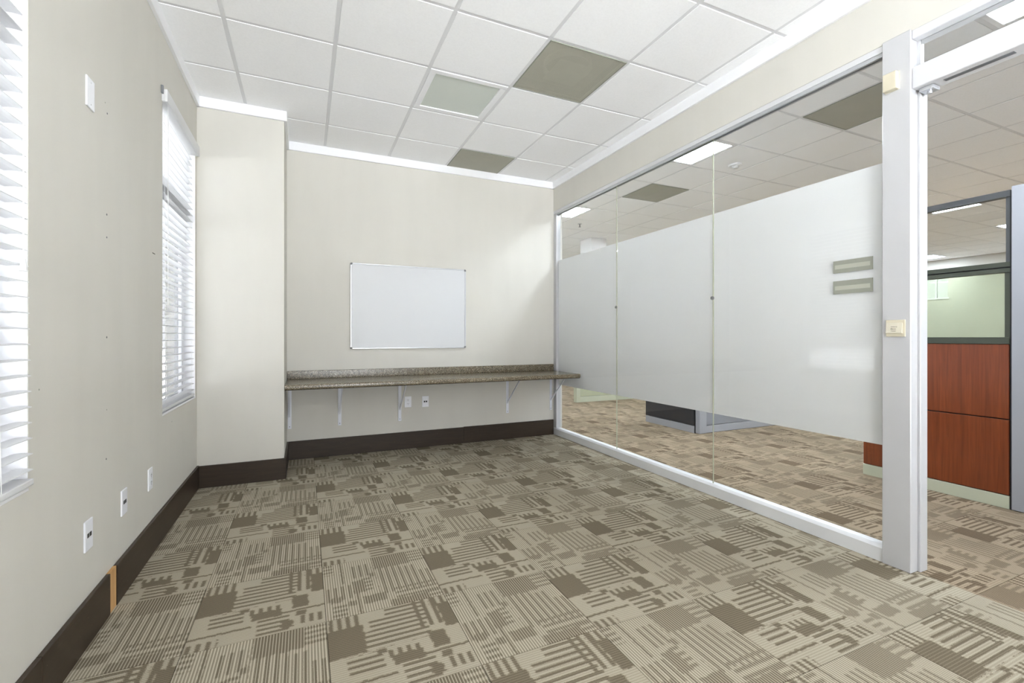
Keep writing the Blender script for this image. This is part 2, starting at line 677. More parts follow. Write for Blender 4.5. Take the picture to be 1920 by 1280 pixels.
def carpet_tile_geo(x0, x1, y0, y1):
    g, c = 0.0006, 0.0015
    mb = MB()
    b = [(x0 + g, y0 + g), (x1 - g, y0 + g), (x1 - g, y1 - g), (x0 + g, y1 - g)]
    t_ = [(x0 + g + c, y0 + g + c), (x1 - g - c, y0 + g + c), (x1 - g - c, y1 - g - c), (x0 + g + c, y1 - g - c)]
    mb.v = [(*p, -0.007) for p in b] + [(*p, -0.0014) for p in b] + [(*p, 0.0) for p in t_]
    mb.f = [(8, 9, 10, 11)]
    for k in (0, 4):
        for i in range(4):
            j = (i + 1) % 4
            mb.f.append((k + i, k + j, k + 4 + j, k + 4 + i))
    return mb


def carpet_cells(xa, xb, ya, yb):
    i0, i1 = math.floor((xa - CX0) / CT), math.ceil((xb - CX0) / CT)
    j0, j1 = math.floor((ya - CY0) / CT), math.ceil((yb - CY0) / CT)
    for i in range(i0, i1):
        for j in range(j0, j1):
            x0, x1 = max(xa, CX0 + i * CT), min(xb, CX0 + (i + 1) * CT)
            y0, y1 = max(ya, CY0 + j * CT), min(yb, CY0 + (j + 1) * CT)
            if x1 - x0 > 0.004 and y1 - y0 > 0.004:
                yield x0, x1, y0, y1


XT = CX0 + 14 * CT      # tiles are single objects up to here, then joined
YT0, YT1 = CY0 - 3 * CT, CY0 + 12 * CT


def add_carpet_tile(x0, x1, y0, y1, mat='carpet'):
    key = (round(x1 - x0, 4), round(y1 - y0, 4), mat)
    c = ((x0 + x1) / 2, (y0 + y1) / 2, 0)
    if key not in tile_mesh:
        me, _ = carpet_tile_geo(x0 - c[0], x1 - c[0], y0 - c[1], y1 - c[1]).mesh('carpet_tile', origin=(0, 0, 0))
        me.materials.append(M[mat])
        tile_mesh[key] = me
    inst('carpet_tile', tile_mesh[key], c, floor)


for r in carpet_cells(XL, XR + 0.05, YT0, YB):
    add_carpet_tile(*r)
for r in carpet_cells(XR + 0.05, XT, YT0, YT1):
    add_carpet_tile(*r, 'carpet_office')
for mat, areas in (('carpet', [(XL, XR + 0.05, OY0, YT0)]),
                   ('carpet_office', [(XR + 0.05, XT, OY0, YT0), (XR + 0.05, XT, YT1, OY1), (XT, OX, OY0, OY1)])):
    rest = MB()
    for area in areas:
        for r in carpet_cells(*area):
            q = carpet_tile_geo(*r)
            b = len(rest.v)
            rest.v += q.v
            rest.f += [tuple(b + i for i in f) for f in q.f]
    obj('carpet_tile_field', rest, mat, floor, kind='stuff')

# ------------------------------------------------------------------ ceiling
ceil = struct('ceiling', MB().box(XL - .15, OX, OY0, OY1, 3.13, 3.25), 'plenum',
              'white suspended ceiling of square tiles in a metal grid', 'ceiling')
CC = [i * TILE - 0.4333 for i in range(6)]
RC = [2.529 + j * TILE for j in range(-9, 4)]
COLS = [XL] + CC + [XR]
ROWS = [YR] + RC + [YB]
OCX = [XR + 0.12] + [3.22 + TILE * k for k in range(7)]       # office: single tiles up to here
OCY = [OY0] + [1.965 + TILE * k for k in range(-8, 14)] + [OY1]
special = {}                                                   # cells that hold a vent or a lamp
for a, b_ in ((3, 0), (2, 1), (3, 3)):
    special[('room', a, b_)] = 1


def ceil_tile_geo(w, d):
    g, c = 0.0125, 0.001
    hx, hy = w / 2 - g, d / 2 - g
    mb = MB()
    top = [(-hx, -hy), (hx, -hy), (hx, hy), (-hx, hy)]
    low = [(-hx + c, -hy + c), (hx - c, -hy + c), (hx - c, hy - c), (-hx + c, hy - c)]
    mb.v = [(*p, 0.018) for p in top] + [(*p, 0.0) for p in top] + [(*p, -0.0015) for p in low]
    mb.f = [(0, 1, 2, 3), (8, 9, 10, 11)]
    for k in (0, 4):
        for i in range(4):
            j = (i + 1) % 4
            mb.f.append((k + i, k + j, k + 4 + j, k + 4 + i))
    return mb


ct_mesh = {}


def add_ceil_tile(x0, x1, y0, y1):
    key = (round(x1 - x0, 3), round(y1 - y0, 3))
    if min(key) < 0.04:
        return
    if key not in ct_mesh:
        me, _ = ceil_tile_geo(x1 - x0, y1 - y0).mesh('ceiling_tile', origin=(0, 0, 0))
        me.materials.append(M['ctile'])
        ct_mesh[key] = me
    inst('ceiling_tile', ct_mesh[key], ((x0 + x1) / 2, (y0 + y1) / 2, ZC), ceil)


def near(a, b):
    return abs(a - b) < 0.02


ROOM_SPECIAL = [(CC[3], 2.529), (CC[2], 2.529 + TILE), (CC[3], 2.529 + 3 * TILE)]
for i in range(len(COLS) - 1):
    for j in range(len(ROWS) - 1):
        if any(near(COLS[i], s[0]) and near(ROWS[j], s[1]) for s in ROOM_SPECIAL):
            continue
        add_ceil_tile(COLS[i], COLS[i + 1], ROWS[j], ROWS[j + 1])
LX = [3.22 + 4 * TILE * k for k in range(5)]
LY = [1.965 - 2 * TILE + 4 * TILE * k for k in range(-1, 4)]
OFFICE_SPECIAL = [(x, y) for x in LX for y in LY] + [(3.22 + TILE, 1.965), (3.22 + TILE, 1.965 + 4 * TILE)]
far_tiles = MB()
OCX_ALL = OCX + [3.22 + TILE * k for k in range(7, 18)] + [OX]
for i in range(len(OCX_ALL) - 1):
    for j in range(len(OCY) - 1):
        x0, x1, y0, y1 = OCX_ALL[i], OCX_ALL[i + 1], OCY[j], OCY[j + 1]
        if any(near(x0, s[0]) and near(y0, s[1]) for s in OFFICE_SPECIAL):
            continue
        if i < len(OCX) - 1 and 0.7 < y0 < 9.3:
            add_ceil_tile(x0, x1, y0, y1)
        else:
            q = ceil_tile_geo(x1 - x0, y1 - y0)
            b = len(far_tiles.v)
            far_tiles.v += [(v[0] + (x0 + x1) / 2, v[1] + (y0 + y1) / 2, v[2] + ZC) for v in q.v]
            far_tiles.f += [tuple(b + k for k in f) for f in q.f]
obj('ceiling_tile_field', far_tiles, 'ctile', ceil, kind='stuff')
for x in CC:
    obj('main_tee', MB().box(x - .012, x + .012, YR, YB, ZC + .001, ZC + .03), 'tee_grid', ceil)
for y in RC:
    obj('cross_tee', MB().box(XL, XR, y - .0115, y + .0115, ZC + .0015, ZC + .028), 'tee_grid', ceil)
for x in OCX_ALL[1:-1]:
    obj('main_tee', MB().box(x - .012, x + .012, OY0, OY1, ZC + .001, ZC + .03), 'tee_grid', ceil)
for y in OCY[1:-1]:
    obj('cross_tee', MB().box(XR + .12, OX, y - .0115, y + .0115, ZC + .0015, ZC + .028), 'tee_grid', ceil)

# ------------------------------------------------------------------ walls
WT = 0.19
ZT = 3.13
wall_left = struct('wall_left', holed_wall('x', XL - WT, XL, YR, YB + .12, -0.12, ZT,
                   [(W1[0], W1[1], *WZ), (W2[0], W2[1], *WZ), (*W0, *WZ), (*W00, *WZ)]), 'wall', 'warm white left wall with two blinded windows', 'wall')
struct('wall_back', MB().box(XL, XR + .12, YB, YB + .12, -0.12, ZT), 'wall', 'warm white back wall behind the counter', 'wall')
struct('wall_pier', MB().box(XL, XC, YC, YB, -0.006, ZT), 'wall', 'warm white boxed-out pier in the left corner', 'wall')
struct('wall_right', holed_wall('x', XR, XR + .12, YR, YB, -0.12, ZT, [(0.25, YB, -0.2, 2.682)]), 'wall',
       'warm white strip of wall above the glass partition', 'wall')
struct('wall_rear', holed_wall('y', YR - .12, YR, XL - WT, XR + .12, -0.12, ZT, [(-0.03, 2.04, 0.05, 2.85)]), 'wall',
       'warm white wall behind the camera with an added wide window', 'wall')
FW = (5.82, 6.52, 2.12, 2.62)
struct('wall_office_far', holed_wall('x', OX, OX + .12, OY0, OY1, -0.12, ZT, [FW]), 'wall',
       'pale far wall of the open office', 'wall')
struct('wall_office_end', MB().box(XR + .12, OX + .12, OY1, OY1 + .12, -0.12, ZT), 'wall',
       'pale end wall of the open office', 'wall')
struct('wall_office_side', MB().box(XR + .12, OX + .12, OY0 - .12, OY0, -0.12, ZT), 'wall',
       'pale side wall of the open office', 'wall')
struct('wall_office_return', MB().box(XR, XR + .12, YB + .12, OY1, -0.12, ZT), 'wall',
       'pale wall of the office beyond the glass partition', 'wall')

# marks on the left wall
for (y, z, r) in ((2.482, 2.113, .004), (2.46, 2.149, .003), (2.477, 1.685, .0045), (2.477, 1.589, .004), (2.477, 1.168, .0045),
                  (2.477, .863, .003), (2.471, .657, .004), (1.933, 1.004, .003), (3.521, .639, .003)):
    obj('screw_hole', MB().cyl((XL - .001, y, z), 'x', r, .0018, 10), 'slot' if r > .0035 else 'sign_olive', wall_left)
obj('wall_scuff', MB().box(XL - .001, XL + .0008, 3.115, 3.165, 1.628, 1.633), 'ink', wall_left)

# cornice
crown = [('trim_1', MB().box(XL, XL + .02, YR, YC, ZCR, ZC + .03), 'white cornice along the left wall'),
         ('trim_2', MB().box(XL, XC + .02, YC - .02, YC, ZCR, ZC + .03), 'white cornice across the pier'),
         ('trim_3', MB().box(XC, XC + .02, YC, YB, ZCR, ZC + .03), 'white cornice on the side of the pier'),
         ('trim_4', MB().box(XC, XR, YB - .02, YB, ZCR, ZC + .03), 'white cornice along the back wall'),
         ('trim_5', MB().box(XR - .02, XR, YR, YB, ZCR, ZC + .03), 'white cornice above the glass partition')]
for n_, mb, lb in crown:
    struct(n_, mb, 'white_trim', lb, 'cornice', 0.002)


# baseboards
def base_thing(name, label):
    o = bpy.data.objects.new(name, None)
    link(o)
    o['kind'] = 'structure'
    o['label'] = label
    o['category'] = 'baseboard'
    return o


BH, BT = 0.175, 0.016
bb = base_thing('baseboard_left', 'dark brown baseboard on the left wall with a bare gap')
obj('board', MB().box(XL, XL + BT, YR, 1.912, 0, BH), 'board', bb, .002, 1)
obj('board', MB().box(XL, XL + BT, 1.9135, 2.467, 0, BH), 'board', bb, .002, 1)
obj('bare_strip', MB().box(XL, XL + .012, 2.4675, 2.5445, 0, BH - .001), 'bare_wood', bb, label='bare tan wood strip in the baseboard gap')
obj('board', MB().box(XL, XL + BT, 2.545, YC, 0, BH), 'board', bb, .002, 1)
bb = base_thing('baseboard_pier', 'dark brown baseboard around the pier')
obj('board', MB().box(XL + BT, XC + BT, YC - BT, YC, 0, BH - .004), 'board', bb, .002, 1)
obj('board', MB().box(XC, XC + BT, YC, YB, 0, BH), 'board', bb, .002, 1)
bb = base_thing('baseboard_back', 'dark brown baseboard along the back wall under the counter')
obj('board', MB().box(XC + BT, 1.60, YB - BT, YB, 0, BH), 'board', bb, .002, 1)
obj('board', MB().box(1.6008, XR - .005, YB - BT - .001, YB, 0, BH + .004), 'board', bb, .002, 1)


# ------------------------------------------------------------------ windows
def window(name, y0, y1, z0, z1, label, glazing='pane_dim'):
    w = bpy.data.objects.new(name, None)
    link(w, None, (XL - .1, (y0 + y1) / 2, z0))
    w['kind'] = 'structure'
    w['label'] = label
    w['category'] = 'window'
    xa, xb = XL - .125, XL - .075
    fw = .045
    obj('frame_side', MB().box(xa, xb, y0, y0 + fw, z0, z1), 'window_frame', w, .003, 1)
    obj('frame_side', MB().box(xa, xb, y1 - fw, y1, z0, z1), 'window_frame', w, .003, 1)
    obj('frame_head', MB().box(xa, xb, y0 + fw, y1 - fw, z1 - fw, z1), 'window_frame', w, .003, 1)
    obj('frame_foot', MB().box(xa, xb, y0 + fw, y1 - fw, z0, z0 + fw), 'window_frame', w, .003, 1)
    obj('meeting_rail', MB().box(xa + .005, xb - .005, y0 + fw, y1 - fw, 2.0, 2.075), 'window_frame', w, .003, 1)
    obj('pane', MB().box(XL - .102, XL - .098, y0 + fw, y1 - fw, z0 + fw, 2.0), glazing, w)
    obj('pane', MB().box(XL - .102, XL - .098, y0 + fw, y1 - fw, 2.075, z1 - fw), glazing, w)
    obj('jamb_lining', MB().box(XL - .075, XL - .001, y0, y0 + .003, z0 + .012, z1), 'white_trim', w)
    obj('jamb_lining', MB().box(XL - .075, XL - .001, y1 - .003, y1, z0 + .012, z1), 'white_trim', w)
    obj('sill', MB().box(XL - .075, XL + .002, y0, y1, z0, z0 + .012), 'white_trim', w, .002, 1)
    return w


window('window_1', *W1, *WZ, 'near window at the left edge behind a white blind')
window('window_2', *W2, *WZ, 'far window beside the pier behind a white blind')
window('added_window_5', *W0, *WZ, 'unseen left wall window added for daylight just behind the camera', 'pane_dim_dark')
window('added_window_6', *W00, *WZ, 'unseen left wall window added for daylight at the rear of the room', 'pane_dim')


def blind(y0, y1, lean, cord_y, label, ladders):
    """2 inch slat blind hung in the opening; lean pushes its foot out into the room"""
    xh = XL - .041
    t = thing('window_blind', label, 'blind', (xh, (y0 + y1) / 2, WZ[0] + .02), 'white slat blinds')
    za, zb = WZ[0] + .055, 2.545
    n = int((zb - za) / .0462)
    pitch = (zb - za) / n

    def xat(z):
        return xh + lean * (zb - z) / (zb - za)
    mb = MB()
    # crowned slat section
    prof = [(-.025, 0), (-.013, .0022), (0, .003), (.013, .0022), (.025, 0)]
    pts = prof + [(p, q - .0026) for p, q in prof[::-1]]
    mb.prism(pts, 'y', y0 + .006 - (y0 + y1) / 2, y1 - .006 - (y0 + y1) / 2)
    me, _ = mb.mesh('slat', origin=(0, 0, 0))
    me.materials.append(M['slat'])
    for k in range(n):
        z = za + .012 + k * pitch
        o = inst('slat', me, (xat(z), (y0 + y1) / 2, z), t)
        o.rotation_euler = (0, 0.0, 0)
    obj('head_rail', MB().box(xh - .028, XL + .014, y0 + .004, y1 - .004, 2.548, 2.597), 'slat', t, .002, 1)
    obj('valance', MB().box(XL + .015, XL + .029, y0 - .020, y1 + .004, 2.545, 2.618), 'slat', t, .004, 2)
    for ye in (y0 - .020, y1 - .010):
        obj('valance_return', MB().box(XL + .001, XL + .015, ye, ye + .014, 2.547, 2.616), 'slat', t, .002, 1)
    obj('end_bracket', MB().box(XL + .001, XL + .012, y0 - .036, y0 - .021, 2.585, 2.632), 'alu_dark', t, .001, 1)
    xb = xat(za - .02)
    obj('bottom_rail', MB().box(xb - .026, xb + .026, y0 + .005, y1 - .004, za - .036, za - .016), 'slat', t, .004, 2)
    for ly in ladders:
        m2 = MB()
        for dx in (-.0262, .0262):
            m2.tube([(xat(2.55) + dx, ly, 2.55), (xb + dx, ly, za - .016)], .0009, 5)
        obj('ladder_cord', m2, 'cord', t)
    zt = 1.36
    obj('pull_cord', MB().tube([(XL + .018, cord_y, 2.552), (XL + .018, cord_y, zt + .03)], .0011, 5)
        .tube([(XL + .018, cord_y + .008, 2.552), (XL + .018, cord_y + .003, zt + .03)], .0011, 5), 'cord', t)
    obj('tassel', MB().cyl((XL + .018, cord_y + .001, zt), 'z', .010, .036, 12, .005), 'clear_plastic', t, smooth=False)
    return t


blind(*W1, .030, 1.800, 'white slat blind in the near window at the left edge', (1.07, 1.70))
blind(*W2, .012, 3.352, 'white slat blind in the far window beside the pier', (3.41, 4.10))

# rear window, made up behind the camera to let in more daylight
w3 = bpy.data.objects.new('added_window_3', None)
link(w3, None, (1.0, YR, .65))
w3['kind'] = 'structure'
w3['label'] = 'unseen wide window added for daylight in the wall behind the camera'
w3['category'] = 'window'
for x in (-.03, .65, 1.31, 1.99):
    obj('mullion', MB().box(x, x + .05, YR - .08, YR - .03, .05, 2.85), 'window_frame', w3)
for z in (.05, 2.80):
    obj('frame_rail', MB().box(-.03, 2.04, YR - .08, YR - .03, z, z + .05), 'window_frame', w3)
obj('pane', MB().box(.02, 1.99, YR - .058, YR - .053, .10, 2.80), 'pane', w3)

# window on the far office wall
w4 = bpy.data.objects.new('window_4', None)
link(w4, None, (OX, 5.55, 2.09))
w4['kind'] = 'structure'
w4['label'] = 'small high window on the far office wall'
w4['category'] = 'window'
obj('pane', MB().box(OX + .05, OX + .055, FW[0], FW[1], FW[2], FW[3]), 'pane', w4)
obj('frame_foot', MB().box(OX - .015, OX + .06, FW[0] - .03, FW[1] + .03, FW[2] - .04, FW[2]), 'white_trim', w4)
obj('sky_cover', MB().box(OX + .072, OX + .075, FW[0], FW[1], FW[2], FW[3]), 'slat', w4)  # white sheet added to dim the window by covering the sky
obj('mullion', MB().box(OX + .03, OX + .07, 6.04, 6.07, FW[2], FW[3]), 'window_frame', w4)

# dark post outside the far window
op = thing('outdoor_post', 'dark grey-green post outside, seen through the far window blind', 'post', (-1.5, 7.36, -.3))
obj('shaft', MB().box(-1.57, -1.43, 7.29, 7.46, -.3, 1.62), 'post_dark', op, .01, 1)
obj('cap', MB().box(-1.585, -1.415, 7.275, 7.475, 1.62, 1.66), 'post_dark', op, .01, 1)

struct('ground_outside', MB().box(-60, XL - WT - .01, -60, 60, -.36, -.3), 'paving', 'pale sunlit paving outside the windows', 'ground')
struct('ground_rear', MB().box(XL - WT - .01, 60, -60, YR - .14, -.36, -.3), 'paving', 'pale sunlit paving behind the room', 'ground')

# ------------------------------------------------------------------ ceiling fixtures
def vent(x, y, label, group):
    t = thing('air_vent', label, 'vent', (x + TILE / 2, y + TILE / 2, ZC - .004), group)
    a, b = x + .012, x + TILE - .012
    c, d = y + .012, y + TILE - .012
    p = obj('perforated_plate', MB().box(a + .004, b - .004, c + .004, d - .004, ZC - .003, ZC - .0015), 'perf', t)
    for q in ((a, b, c, c + .006), (a, b, d - .006, d), (a, a + .006, c + .006, d - .006), (b - .006, b, c + .006, d - .006)):
        obj('frame', MB().box(*q, ZC - .005, ZC + .02), 'sign_olive', t)
    obj('plenum_box', MB().box(a, b, c, d, ZC + .085, ZC + .095), 'duct', t)
    cx, cy_ = (a + b) / 2, (c + d) / 2
    obj('deflector', MB().box(cx - .13, cx + .13, cy_ - .13, cy_ + .13, ZC + .010, ZC + .013), 'duct_pale', t)
    obj('duct_collar', MB().ring((cx, cy_, ZC + .040), 'z', .17, .158, .045, 28), 'duct_pale', t)
    return t


vent(CC[3], 2.529, 'larger-looking olive perforated vent in the ceiling near the camera', 'ceiling vents in the room')
vent(CC[3], 2.529 + 3 * TILE, 'olive perforated vent in the ceiling against the back wall', 'ceiling vents in the room')
vent(3.22 + TILE, 1.965, 'olive perforated vent seen through the glass beside the white post', 'ceiling vents in the office')
vent(3.22 + TILE, 1.965 + 4 * TILE, 'olive perforated vent seen through the middle glass pane', 'ceiling vents in the office')


def ceiling_light(x, y, label, lit, group=None, border=.045):
    t = thing('ceiling_light', label, 'light', (x + TILE / 2, y + TILE / 2, ZC), group)
    a, b, c, d = x + .013, x + TILE - .013, y + .013, y + TILE - .013
    w = border
    for q in ((a, b, c, c + w), (a, b, d - w, d), (a, a + w, c + w, d - w), (b - w, b, c + w, d - w)):
        obj('frame', MB().box(*q, ZC - .004, ZC + .03), 'tee', t, .002, 1)
    obj('lens', MB().box(a + w, b - w, c + w, d - w, ZC + .004, ZC + .008), 'lens_on' if lit else 'lens_off', t)
    if not lit:
        obj('housing', MB().box(a, b, c, d, ZC + .085, ZC + .09), 'tee', t)
    return t


ceiling_light(CC[2], 2.529 + TILE, 'unlit square ceiling light with a pale green lens', False)
LIGHT_LABELS = {(0, 1): 'lit ceiling light at the top right, above the doorway',
                (0, 2): 'lit ceiling light behind the seam of the two right glass panes',
                (0, 3): 'lit ceiling light behind the far left glass pane',
                (2, 2): 'long lit ceiling light in the top of the cherry cubicle glass',
                (3, 2): 'lit ceiling light at the right edge of the cherry cubicle glass',
                (4, 3): 'lit ceiling light low in the upper cubicle glass by the post'}
ORD = ('first', 'second', 'third', 'fourth', 'fifth')
for a, x in enumerate(LX):
    for b_, y in enumerate(LY):
        ceiling_light(x, y, LIGHT_LABELS.get((a, b_), 'lit ceiling light in row %s from the partition, %s from the entrance side' % (ORD[a], ORD[b_])), True, 'lit office ceiling lights', .03)

sd = thing('smoke_detector', 'round white smoke detector on the office ceiling', 'smoke detector', (4.234, 3.562, ZC - .004))
obj('base', MB().cyl((4.234, 3.562, ZC - .022), 'z', .066, .018, 28, .072), 'white_trim', sd, smooth=False)
obj('sensor_head', MB().cyl((4.234, 3.562, ZC - .045), 'z', .026, .024, 20, .040), 'clear_plastic', sd)
sp = thing('sprinkler_head', 'small sprinkler head on the office ceiling behind the far pane', 'sprinkler', (4.114, 6.466, ZC - .004))
obj('escutcheon', MB().cyl((4.114, 6.466, ZC - .010), 'z', .034, .006, 18), 'alu', sp)
obj('nozzle', MB().cyl((4.114, 6.466, ZC - .055), 'z', .009, .046, 10), 'alu_dark', sp)
obj('deflector', MB().cyl((4.114, 6.466, ZC - .058), 'z', .020, .003, 14), 'alu_dark', sp)

# ------------------------------------------------------------------ counter on the back wall
ZTOP, ZBOT, YF = .768, .726, 4.275
ct = thing('wall_counter', 'long speckled brown laminate counter with backsplash on the back wall', 'counter', (1.29, YB, ZBOT))
pr = [(YB - .002, ZBOT), (YF + .012, ZBOT), (YF + .003, ZBOT + .006), (YF, ZBOT + .016), (YF, ZTOP - .010), (YF + .003, ZTOP - .003),
      (YF + .010, ZTOP), (YB - .002, ZTOP)]
obj('worktop', MB().prism(pr, 'x', XC + .003, XR - .006), 'granite', ct)
obj('underside_board', MB().box(XC + .003, XR - .006, YF + .012, YB - .004, ZBOT - .004, ZBOT), 'granite_edge', ct)
obj('backsplash', MB().box(XC + .003, XR - .006, YB - .022, YB - .002, ZTOP, ZTOP + .078), 'granite', ct, .004, 2)

for k, (x, lb) in enumerate(((-.132, 'white steel bracket under the counter against the pier'),
                             (.316, 'second white counter bracket from the pier'),
                             (.905, 'white counter bracket just left of the power outlet'),
                             (2.130, 'white counter bracket right of the data outlet'),
                             (2.700, 'white counter bracket beside the glass partition'))):
    b = thing('shelf_bracket', lb, 'bracket', (x, YB, .295), 'brackets under the counter')
    w = .016
    obj('wall_leg', MB().box(x - w, x + w, YB - .006, YB - .0005, .295, ZBOT - .005), 'bracket', b, .001, 1)
    obj('top_arm', MB().box(x - w, x + w, YB - .43, YB - .006, ZBOT - .010, ZBOT - .0045), 'bracket', b, .001, 1)
    ya, yb_ = YB - .006, YB - .36
    zl, zh = .405, ZBOT - .010
    obj('brace', MB().prism([(ya, zl), (ya, zl + .024), (yb_ - .004, zh), (yb_ + .016, zh)][::1], 'x', x - .006, x + .006), 'bracket', b)
    for z in (.315, .42):
        obj('screw', MB().cyl((x, YB - .008, z), 'y', .004, .002, 10), 'slot', b)

# ------------------------------------------------------------------ whiteboard
wx0, wx1, wz0, wz1 = .415, 1.622, 1.05, 1.911
wb = thing('whiteboard', 'blank white marker board with thin aluminium frame on the back wall', 'whiteboard', ((wx0 + wx1) / 2, YB, wz0))
obj('writing_surface', MB().box(wx0 + .008, wx1 - .008, YB - .014, YB - .001, wz0 + .008, wz1 - .008), 'board_white', wb)
fwid, fy = .010, (YB - .021, YB - .001)
obj('frame_rail', MB().box(wx0 + .012, wx1 - .012, *fy, wz1 - fwid, wz1), 'alu', wb, .002, 1)
obj('frame_rail', MB().box(wx0 + .012, wx1 - .012, *fy, wz0, wz0 + fwid), 'alu', wb, .002, 1)
obj('frame_rail', MB().box(wx0, wx0 + fwid, *fy, wz0 + .012, wz1 - .012), 'alu', wb, .002, 1)
obj('frame_rail', MB().box(wx1 - fwid, wx1, *fy, wz0 + .012, wz1 - .012), 'alu', wb, .002, 1)
for sx, x in ((1, wx0), (-1, wx1)):
    for sz, z in ((1, wz0), (-1, wz1)):
        pts = [(x - sx * .001, z + sz * .006), (x + sx * .006, z - sz * .001), (x + sx * .020, z - sz * .001), (x + sx * .020, z + sz * .012),
               (x + sx * .012, z + sz * .020), (x - sx * .001, z + sz * .020)]
        obj('corner_cap', MB().prism(pts, 'y', YB - .0235, YB - .001), 'grey_plastic', wb)


# ------------------------------------------------------------------ outlet plates
def plate(wall, a, z, kind, label, cat, group):
    """wall 'left' (a = Y) or 'back' (a = X); z = centre"""
    pw, ph, th = .071, .115, .007

    def B(a0, a1, d0, d1, z0, z1):
        if wall == 'left':
            return MB().box(XL + d0, XL + d1, a0, a1, z0, z1)
        return MB().box(a0, a1, YB - d1, YB - d0, z0, z1)
    loc = (XL, a, z - ph / 2) if wall == 'left' else (a, YB, z - ph / 2)
    t = thing('wall_plate' if kind == 'blank' else ('power_outlet' if kind == 'power' else 'data_outlet'), label, cat, loc, group)
    obj('cover_plate', B(a - pw / 2, a + pw / 2, .0005, th, z - ph / 2, z + ph / 2), 'plate', t, .0025, 2)
    if kind == 'data':
        for s in (-1, 1):
            obj('jack', B(a + s * .0105 - .0075, a + s * .0105 + .0075, th - .001, th + .001, z - .008, z + .008), 'black', t)
    elif kind == 'power':
        for s in (-1, 1):
            zc = z + s * .0195
            r = obj('receptacle', B(a - .017, a + .017, th - .001, th + .0018, zc - .0145, zc + .0145), 'plate', t, .001, 1)
            for da in (-.0065, .0065):
                obj('slot', B(a + da - .0014, a + da + .0014, th + .001, th + .0023, zc - .002, zc + .007), 'slot', r)
            obj('ground_hole', B(a - .0022, a + .0022, th + .001, th + .0023, zc - .010, zc - .0055), 'slot', r)
    else:
        for s in (-1, 1):
            zc = z + s * .042
            c = (XL + th, a, zc)
            obj('screw', MB().cyl(c, 'x', .003, .0008, 10), 'alu', t)
    return t


plate('left', 2.284, .411, 'data', 'white data outlet low on the left wall, nearest the camera', 'outlet', 'outlet plates on the left wall')
plate('left', 2.668, .413, 'data', 'white data outlet low on the left wall, middle one of three', 'outlet', 'outlet plates on the left wall')
plate('left', 3.062, .407, 'power', 'white power outlet low on the left wall, farthest of three', 'outlet', 'outlet plates on the left wall')
plate('left', 2.300, 2.110, 'blank', 'blank white cover plate high on the left wall', 'plate', None)
plate('back', .990, .488, 'power', 'white power outlet on the back wall under the counter', 'outlet', 'outlets under the counter')
plate('back', 1.175, .482, 'data', 'white data outlet with two black jacks under the counter', 'outlet', 'outlets under the counter')

# ------------------------------------------------------------------ glass partition
GX0, GX1 = 2.760, 2.770
S = (1.403, 2.520, 3.682, 4.822)
gp = thing('glass_partition', 'floor to ceiling glass partition with a wide frosted band', 'partition', (2.765, 3.1, 0))
sill = [(2.738, 0), (2.738, .070), (2.744, .078), (2.752, .086), (2.800, .086), (2.800, 0)]
obj('sill_rail', MB().prism([(p, q) for p, q in sill], 'y', 1.403, YB - .002), 'white_sill', gp)
obj('head_rail', MB().box(2.738, 2.802, 1.403, YB - .002, 2.648, 2.682), 'white_head', gp, .002, 1)
obj('head_channel', MB().box(2.744, 2.756, 1.403, YB - .03, 2.628, 2.648), 'alu', gp)
obj('head_channel', MB().box(2.774, 2.788, 1.403, YB - .03, 2.628, 2.648), 'alu', gp)
obj('side_jamb', MB().box(2.740, 2.800, 4.822, YB - .001, .086, 2.648), 'white_gloss', gp, .002, 1)
for k in range(3):
    y0, y1 = S[k] + .002, S[k + 1] - .002
    pn = obj('glass_pane', MB().box(GX0, GX1, y0, y1, .080, 2.640), 'glass', gp)
    obj('frosted_film', MB().box(GX1 + .0004, GX1 + .0010, y0, y1, .602, 2.083), 'film', pn, label='white frosted film band')
for k in (1, 2):
    obj('joint_strip', MB().box(GX0 + .001, GX1 - .001, S[k] - .0018, S[k] + .0018, .082, 2.638), 'sage', gp)
    cn = obj('pane_connector', MB().cyl((GX0 - .010, S[k], 1.458), 'x', .0135, .010, 20), 'steel', gp)
    obj('connector_screw', MB().cyl((GX0 - .0115, S[k], 1.458), 'x', .006, .0016, 12), 'grey_plastic', cn)
for (z0, z1, lb) in ((1.531, 1.600, 'upper grey-green name strip on the frosted glass'),
                     (1.412, 1.486, 'lower grey-green name strip on the frosted glass')):
    sg = thing('sign_strip', lb, 'sign', (GX0, 1.56, z0), 'name strips on the glass')
    obj('backing', MB().box(GX0 - .003, GX0 - .0003, 1.460, 1.662, z0, z1), 'sign_olive', sg)
    obj('paper_insert', MB().box(GX0 - .004, GX0 - .003, 1.472, 1.652, z0 + .022, z0 + .045), 'sign_pale', sg)

# ------------------------------------------------------------------ door frame
d1 = bpy.data.objects.new('door_1', None)
link(d1, None, (2.79, .8, 0))
d1['kind'] = 'structure'
d1['label'] = 'white door frame with a glass transom and no leaf in view'
d1['category'] = 'door frame'
obj('post', MB().box(2.729, 2.850, 1.278, 1.403, 0, 2.690), 'white_gloss', d1, .003, 1)
obj('door_stop', MB().box(2.790, 2.852, 1.2655, 1.278, 0, 2.392), 'white_gloss', d1, .002, 1)
obj('post', MB().box(2.729, 2.850, .25, .36, 0, 2.690), 'white_gloss', d1, .003, 1)
obj('transom_bar', MB().box(2.738, 2.842, .36, 1.278, 2.395, 2.500), 'white_head', d1, .003, 1)
obj('transom_head', MB().box(2.738, 2.842, .36, 1.278, 2.640, 2.690), 'white_head', d1, .003, 1)
obj('transom_bead', MB().box(2.782, 2.790, 1.262, 1.278, 2.500, 2.640), 'white_gloss', d1)
obj('transom_pane', MB().box(2.786, 2.792, .36, 1.262, 2.500, 2.640), 'glass', d1)
